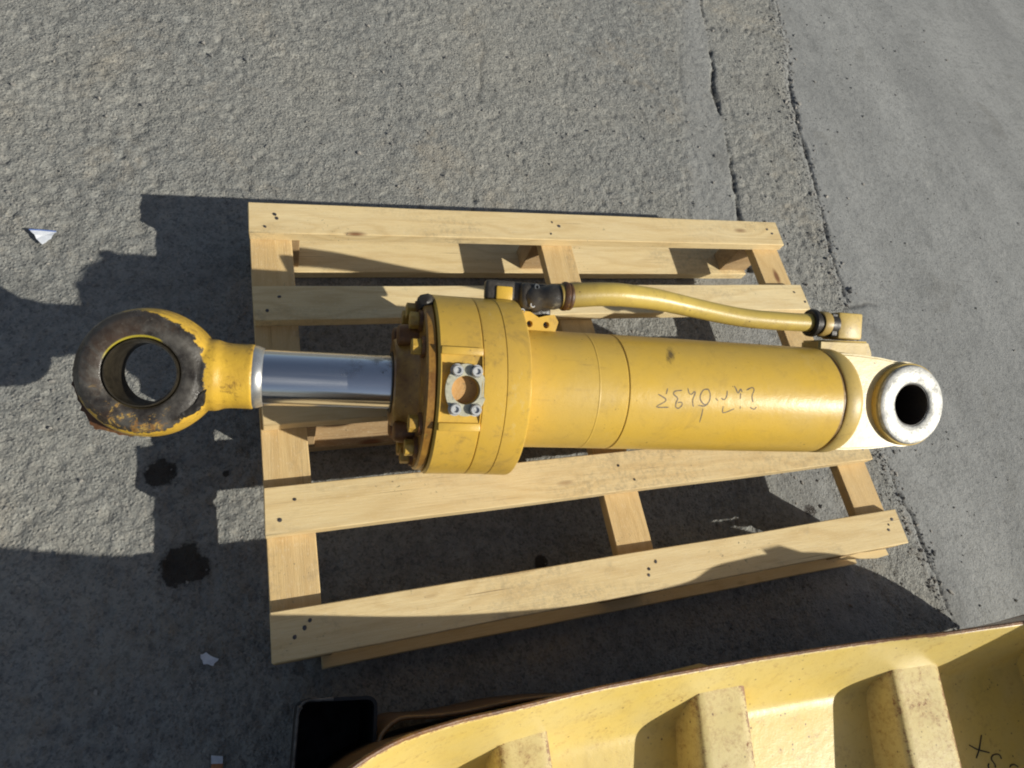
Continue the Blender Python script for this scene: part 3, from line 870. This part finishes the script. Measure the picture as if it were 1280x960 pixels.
fix(bm_obj('flange_block', box_bm(.372, .432, .1120, .150, -.022, .010, .006, 3), M['grime'], cyl))
part('pipe_elbow', tube(catmull([(.396, .140, .006), (.410, .142, .016), (.426, .1440, .023), (.444, .1460, .026)], sub=5), [.0200, .0215, .0225, .0225, .0215, .0195, .0186, .0182, .0185, .0192, .0198, .0200, .0192, .0186, .0194, .0205], 28), M['grime'])
for bx, by, bz in ((.3945, .1290, .022), (.3800, .1190, .014), (.400, .157, .022)):
    V, F = bolt_vf(.0046, .006, bz, True)
    part('flange_bolt', ([(x + bx, y + by, z) for x, y, z in V], F), M['bolt'] if by < .14 else M['darkgrey'])

# marker writing on the barrel (upside down part number) : thin ribbons of ink
MARKS = [[(0.585, 0.0121), (0.5997, -0.0806), (0.5838, -0.1945), (0.6057, -0.1955)], [(0.6015, 0.1169), (0.599, 0.0176)], [(0.6272, 0.0914), (0.6147, 0.0731), (0.6122, 0.0228), (0.6197, -0.0402), (0.6177, -0.1073), (0.6179, -0.1829), (0.6237, -0.2065), (0.6289, -0.1452), (0.6266, -0.1041), (0.6205, -0.1146)], [(0.6374, 0.1321), (0.6398, 0.0502), (0.6444, 0.0354), (0.6488, 0.0786), (0.6506, 0.0545), (0.6468, -0.0634), (0.6492, -0.1722)], [(0.6744, 0.1309), (0.6652, 0.1103), (0.6599, 0.0082), (0.6624, -0.0745), (0.6704, -0.1309), (0.677, -0.0692), (0.6781, 0.0486), (0.6744, 0.1309)], [(0.6578, -0.1437), (0.6689, -0.1536), (0.6757, -0.112)], [(0.6673, -0.2006), (0.6669, -0.447)], [(0.6885, -0.0145), (0.6926, -0.0552)], [(0.7096, 0.1202), (0.7088, 0.0269), (0.7045, -0.0339), (0.6987, -0.0107)], [(0.704, -0.145), (0.7058, -0.2584), (0.7253, -0.1813)], [(0.7233, 0.2028), (0.7267, 0.1528), (0.7304, 0.0861), (0.7353, 0.1564), (0.738, 0.1062)], [(0.7351, 0.088), (0.7349, -0.0142)], [(0.7363, -0.1341), (0.7367, -0.1776)], [(0.7467, 0.144), (0.7576, 0.1918), (0.7612, 0.15), (0.7572, 0.0454), (0.7598, -0.0567)], [(0.7553, -0.1451), (0.7636, -0.1775), (0.7676, -0.1322)]]
def ribbon(path2, width, emb):
    """path2: list of 2-D surface coordinates; emb(a, b) -> 3-D point just above the surface"""
    V, F = [], []
    n = len(path2)
    for i in range(n):
        p = Vector(path2[i]); t_ = Vector(path2[min(i + 1, n - 1)]) - Vector(path2[max(i - 1, 0)])
        t_.normalize(); q = Vector((-t_.y, t_.x)) * width * (.75 + .35 * mnoise.noise(Vector((p.x * 130, p.y * 130, 0))) + .25 * (i not in (0, n - 1)))
        V.append(emb(*(p + q))); V.append(emb(*(p - q)))
        if i: F.append((2 * i - 2, 2 * i - 1, 2 * i + 1, 2 * i))
    return V, F
RB = .0938
def emb_b(s, a): return (s, RB * math.sin(a / RB), RB * math.cos(a / RB))
allp = []
for st in MARKS:
    q = [Vector((s, th * RB, 0)) for s, th in st]
    q = catmull(q, sub=4) if len(q) > 2 else [q[0].lerp(q[1], k / 4) for k in range(5)]
    allp.append(ribbon([(p.x, p.y) for p in q], .00095, emb_b))
V, F = join_vf(allp)
o = mk('marker_writing', V, F, M['ink'], barrel)
# settle the lengths of the sections along the axis
_sx = [-.4, -.131, 0, .1, .2, .365, .42, .486, .535, .7, .945, .99, 1.08, 1.4]
_sy = [-.400, -.131, .0, .1015, .2025, .369, .422, .4875, .535, .694, .9265, .9685, 1.0340, 1.3540]
def settle(o):
    for ch in o.children:
        if ch.type == 'MESH':
            n_ = len(ch.data.vertices); a_ = np.empty(n_ * 3, np.float32)
            ch.data.vertices.foreach_get('co', a_)
            xs_ = a_[0::3].astype(float)
            if ch.name.startswith('lug_'):
                a_[0::3] = LX + (xs_ - LX) * .965; a_[1::3] *= .965
                xs_ = a_[0::3].astype(float)
            a_[0::3] = np.interp(xs_, _sx, _sy)
            ch.data.vertices.foreach_set('co', a_); ch.data.update()
        settle(ch)
bpy.context.view_layer.update()
settle(cyl)

# ------------------------------------------------------------------ yellow ribbed guard in the foreground
RIMX = [(-0.06, -0.3, 0.46), (-0.01, -0.2, 0.45), (0.045, -0.14, 0.43), (0.1058, -0.1152, 0.41), (0.1837, -0.11, 0.37), (0.267, -0.1115, 0.35), (0.4129, -0.1146, 0.315), (0.5987, -0.1234, 0.3), (0.7361, -0.1314, 0.306), (0.875, -0.1413, 0.322), (0.972, -0.1506, 0.352), (1.0439, -0.156, 0.363), (1.1235, -0.1621, 0.37), (1.25, -0.17, 0.355), (1.34, -0.172, 0.28), (1.41, -0.176, 0.205), (1.45, -0.18, 0.14), (1.45, -0.19, 0.06)]
rim = catmull(RIMX, sub=7)
PROF = [(0, 0), (.012, -.020), (.032, -.053), (.052, -.086), (.060, -.098), (.068, -.106), (.080, -.111), (.105, -.114), (.16, -.120), (.26, -.130), (.42, -.142), (.62, -.150), (.75, -.10), (.82, .02)]
prof = [Vector((a, b, 0)) for a, b in PROF]
prof = catmull(prof, sub=3)
guard = empty('machine_guard', (.7, -.4, 0), 'big faded yellow sheet guard with welded rusty ribs, nearest the viewer', 'machine guard')
def shell_pt(i, k):
    p = rim[i]; q = prof[k]
    fr = min(-q.y / .113, 1.0)
    zz = max(p.z * (1 - fr) + .185 * fr * min(1, p.z / .2) + min(q.y + .113, 0), .012) if q.y < 0 else p.z
    lat = q.x
    shift = -.18 * lat                          # the ribs and the floor run slightly askew
    return Vector((p.x + shift, p.y - lat, zz))
V, F = [], []
nr, npf = len(rim), len(prof)
for i in range(nr):
    for k in range(npf): V.append(tuple(shell_pt(i, k)))
for i in range(nr - 1):
    for k in range(npf - 1): F.append((i * npf + k, i * npf + k + 1, (i + 1) * npf + k + 1, (i + 1) * npf + k))
GL = Vector((.7, -.4, 0))
def gpart(name, V, F, mat, angle=35):
    o = mk(name, [tuple(Vector(v) - GL) for v in V], F, mat, guard, angle); return o
pan = gpart('pan', V, F, M['shell'])
at = pan.data.attributes.new('wear', 'FLOAT', 'POINT'); at.data.foreach_set('value', [(.75 if k < 1 else (.28 if k < 2 else .0)) for i in range(nr) for k in range(npf)])
md = pan.modifiers.new('s', 'SOLIDIFY'); md.thickness = .006; md.offset = 0
# outer skirt down to the ground, so that the guard stands on the concrete
V, F = [], []
for p in rim:
    for dz, dy in ((-.012, .001), (-.06, -.004), (None, -.012)):
        V.append((p.x, p.y + dy - .003, .006 if dz is None else max(p.z + dz, .02)))
for i in range(nr - 1):
    for k in range(2): F.append((i * 3 + k, i * 3 + k + 1, i * 3 + 4 + k, i * 3 + 3 + k))
sk = gpart('skirt', V, F, M['brownsheet'])
md = sk.modifiers.new('s', 'SOLIDIFY'); md.thickness = .004; md.offset = 0
# raised bead along the rim
part_v = tube([(p.x, p.y, p.z) for p in rim], .0026, 8)
gpart('rim_edge', part_v[0], part_v[1], M['rust'])
# ribs: box sections welded across the pan
def rib(x0, x1, ys, zt, slope, skew=-.2, wside=.006):
    """x0..x1 top edges at the outer end ys; runs away towards -y"""
    V, F, W = [], [], []
    st = [0, .003, .012, .03, .05, .08, .12, .16, .2, .27, .35, .5]
    for j, d in enumerate(st):
        sx = skew * d
        z = zt - slope * d
        y = ys - d
        low = .13
        wx = x1 - x0
        yl = y + (.020 if j == 0 else 0)
        dn = .0015 * mnoise.noise(Vector((x0 * 9, d * 40, 2)))
        ee = 1.0 if j < 2 else (.55 if j == 2 else 0)
        row = [(x0 + sx - wside - .004, yl, low, .35), (x0 + sx - .006, y + (.004 if j == 0 else 0), z - .030, .15 + ee * .4), (x0 + sx - .004, y, z - .010, .5 + ee * .4), (x0 + sx + .001, y, z - .002, .62 + ee * .3), (x0 + sx + .006, y, z, .45 + ee * .4), (x0 + sx + .016, y, z + dn, ee), (x0 + sx + wx * .5, y, z + dn, ee),
              (x1 + sx - .014, y, z + dn, .05 + ee), (x1 + sx - .006, y, z, .55 + ee * .3), (x1 + sx, y, z - .002, .85), (x1 + sx + .003, y, z - .010, .85), (x1 + sx + .006, y + (.004 if j == 0 else 0), z - .030, .5), (x1 + sx + wside, yl, low, .3)]
        V += [r[:3] for r in row]; W += [r[3] for r in row]
    n = 13
    for j in range(len(st) - 1):
        for k in range(n - 1): F.append((j * n + k, j * n + k + 1, (j + 1) * n + k + 1, (j + 1) * n + k))
    F.append(tuple(range(n)))
    o = gpart('rib', V, F, M['rib'], 40)
    at = o.data.attributes.new('wear', 'FLOAT', 'POINT'); at.data.foreach_set('value', [min(w_, 1.0) for w_ in W])
    # rusty weld along the outer end
    w = tube([Vector(V[k]) for k in (1, 2, 3, 4, 6, 8, 9, 10, 11)], .0028, 8)
    oo = mk('weld_bead', [tuple(Vector(v) - GL) for v in w[0]], w[1], M['rust'], o)
rib(.272, .341, -.1400, .250, .02, -.04)
rib(.581, .667, -.1455, .250, .02, -.19)
rib(.951, 1.054, -.1770, .250, .02, -.21)
# unseen upright end plate outside the pan's floor, outlined for the shadow it casts
yz = [(-.190, .02), (-.197, .30), (-.236, .429), (-.262, .502), (-.288, .530), (-.32, .49), (-.37, .44), (-.60, .36), (-.90, .30), (-.95, .02)]
V, F = prism(yz, 1.300, 1.308, 'yzx')
gpart('unseen_end_plate', V, F, M['shell'])

# marker writing inside the guard
def seg_ink(strokes, name):
    allp = []
    for st in strokes:
        q = catmull([Vector(p) for p in st], sub=4) if len(st) > 2 else [Vector(st[0]), Vector(st[0]).lerp(Vector(st[1]), .5), Vector(st[1])]
        allp.append(tube([p - GL for p in q], .0011, 6))
    V, F = join_vf(allp)
    return mk(name, V, F, M['ink2'], pan)
seg_ink([[[1.1566, -0.3381, 0.1803], [1.1417, -0.3566, 0.1782], [1.1284, -0.368, 0.177]],
  [[1.122, -0.3464, 0.1792], [1.1382, -0.3572, 0.1782], [1.1614, -0.367, 0.1773]],
  [[1.1842, -0.3819, 0.1759], [1.1832, -0.3758, 0.1765], [1.1763, -0.3729, 0.1768], [1.1668, -0.3728, 0.1767], [1.1614, -0.3768, 0.1763], [1.163, -0.3817, 0.1758], [1.1655, -0.3869, 0.1753], [1.1642, -0.3911, 0.1749]],
  [[1.1524, -0.3819, 0.1757], [1.1487, -0.3856, 0.1753], [1.1495, -0.3903, 0.1749]],
  [[1.1967, -0.3979, 0.1744], [1.2022, -0.3959, 0.1746], [1.2094, -0.3966, 0.1746], [1.2162, -0.4017, 0.1741]]], 'marker_writing')

# second sheet behind the guard, in its shade
B = catmull([(.085, -.150, .215), (.118, -.125, .222), (.129, -.109, .225), (.154, -.0975, .226), (.200, -.1040, .226), (.252, -.1075, .226), (.316, -.1085, .224), (.40, -.118, .215), (.46, -.128, .20)], sub=5)
V, F = [], []
for p in B:
    for dy, dz in ((0, 0), (-.004, -.004), (-.004, -.03), (.000, -.12), (.004, -.205)):
        V.append((p.x, p.y + dy * .5, p.z + dz))
for i in range(len(B) - 1):
    for k in range(4): F.append((i * 5 + k, i * 5 + k + 1, i * 5 + 6 + k, i * 5 + 5 + k))
bk = mk('curved_sheet', V, F, M['brownsheet'])
md = bk.modifiers.new('s', 'SOLIDIFY'); md.thickness = .004; md.offset = 1
tag(bk, 'brown curved sheet standing in the shade just behind the yellow guard rim', 'metal sheet')

# black open box beside it
bx = empty('black_box', (.07, -.12, 0), 'open black metal box with a scuffed grey corner, left of the yellow guard', 'metal box')
def rrect(x0, x1, y0, y1, r, n=5):
    o = []
    for cx_, cy_, a0 in ((x1 - r, y1 - r, 0), (x0 + r, y1 - r, 90), (x0 + r, y0 + r, 180), (x1 - r, y0 + r, 270)):
        for k in range(n + 1):
            a = math.radians(a0 + 90 * k / n); o.append((cx_ + r * math.cos(a), cy_ + r * math.sin(a)))
    return o
out_, in_ = rrect(-.052, .052, -.15, .062, .014), rrect(-.0475, .0475, -.1455, .0575, .010)
n = len(out_)
V = [(x, y, .004) for x, y in out_] + [(x, y, .20) for x, y in out_] + [(x, y, .20) for x, y in in_] + [(x, y, .010) for x, y in in_]
F = [tuple(range(n)), tuple(range(3 * n, 4 * n))]
for i in range(n):
    j = (i + 1) % n
    for l in range(3): F.append((l * n + i, l * n + j, (l + 1) * n + j, (l + 1) * n + i))
sh_ = mk('shell', V, F, M['binblack'], bx); 
pts = [(-.050, -.060), (-.050, -.02), (-.050, .03), (-.0495, .046), (-.045, .056), (-.036, .0598), (-.024, .0600), (-.006, .0600)]
w = tube(catmull([(x, y, .2005) for x, y in pts], sub=4), [.0014 + .0022 * abs(mnoise.noise(Vector((k * .4, 1, 5)))) * 2 for k in range(29)], 8)
mk('worn_rim', w[0], w[1], M['binrim'], bx)
bx.rotation_euler = (0, 0, math.radians(-9))

# ------------------------------------------------------------------ litter
def sheet(name, pts, mat, zf, label, cat, th=.0006):
    q_ = []
    for a, b in zip(pts, pts[1:] + pts[:1]):
        for k in range(3):
            t_ = k / 3; am = .0 if k == 0 else .0014
            q_.append((a[0] + (b[0] - a[0]) * t_ + random.uniform(-am, am), a[1] + (b[1] - a[1]) * t_ + random.uniform(-am, am)))
    pts = q_
    z0f = zf; zf = lambda p: z0f(p) + .0022 * max(0, mnoise.noise(Vector((p[0] * 120, p[1] * 120, 3))))
    V, F = [], []
    n = len(pts)
    cx_ = sum(p[0] for p in pts) / n; cy_ = sum(p[1] for p in pts) / n
    top = []
    for s in (th, 0):
        for p in pts: V.append((p[0] - cx_, p[1] - cy_, s + zf(p)))
        V.append((0, 0, s + .001))
    for i in range(n):
        j = (i + 1) % n
        F.append((i, j, n)); F.append((n + 1 + j, n + 1 + i, 2 * n + 1)); F.append((i, n + 1 + i, n + 1 + j, j))
    o = mk(name, V, F, mat, smooth=False); o.location = (cx_, cy_, max(HZ(cx_, cy_), 0) + .0035)
    return tag(o, label, cat)
p1 = sheet('paper_scrap', [(-.377, .827), (-.354, .827), (-.334, .823), (-.343, .810), (-.356, .797), (-.366, .809)], M['paper'], lambda p: .003 if p[1] > .81 else 0, 'torn triangular white paper scrap with blue edge on sunlit concrete, upper left', 'paper scrap')
V, F = tube([(-.022, .0105, .0045), (-.004, .0105, .0035), (.020, .0075, .0045)], .0013, 6)
mk('blue_edge', V, F, M['blue'], p1)
sheet('paper_scrap', [(-.104, .041), (-.096, .043), (-.078, .030), (-.086, .021), (-.100, .026)], M['paper'], lambda p: .002 if p[0] > -.09 else 0, 'small plain white paper scrap in the shade left of the pallet corner', 'paper scrap')
c1 = sheet('card_scrap', [(-.097, -.135), (-.091, -.108), (-.076, -.113), (-.080, -.138)], M['orange'], lambda p: 0, 'small orange card scrap with white end at the bottom edge', 'card scrap', .0012)
V, F = prism([(-.006, .012), (-.0055, .023), (.0100, .0185), (.0095, .009)], .0014, .0032)
mk('white_end', V, F, M['paper'], c1)
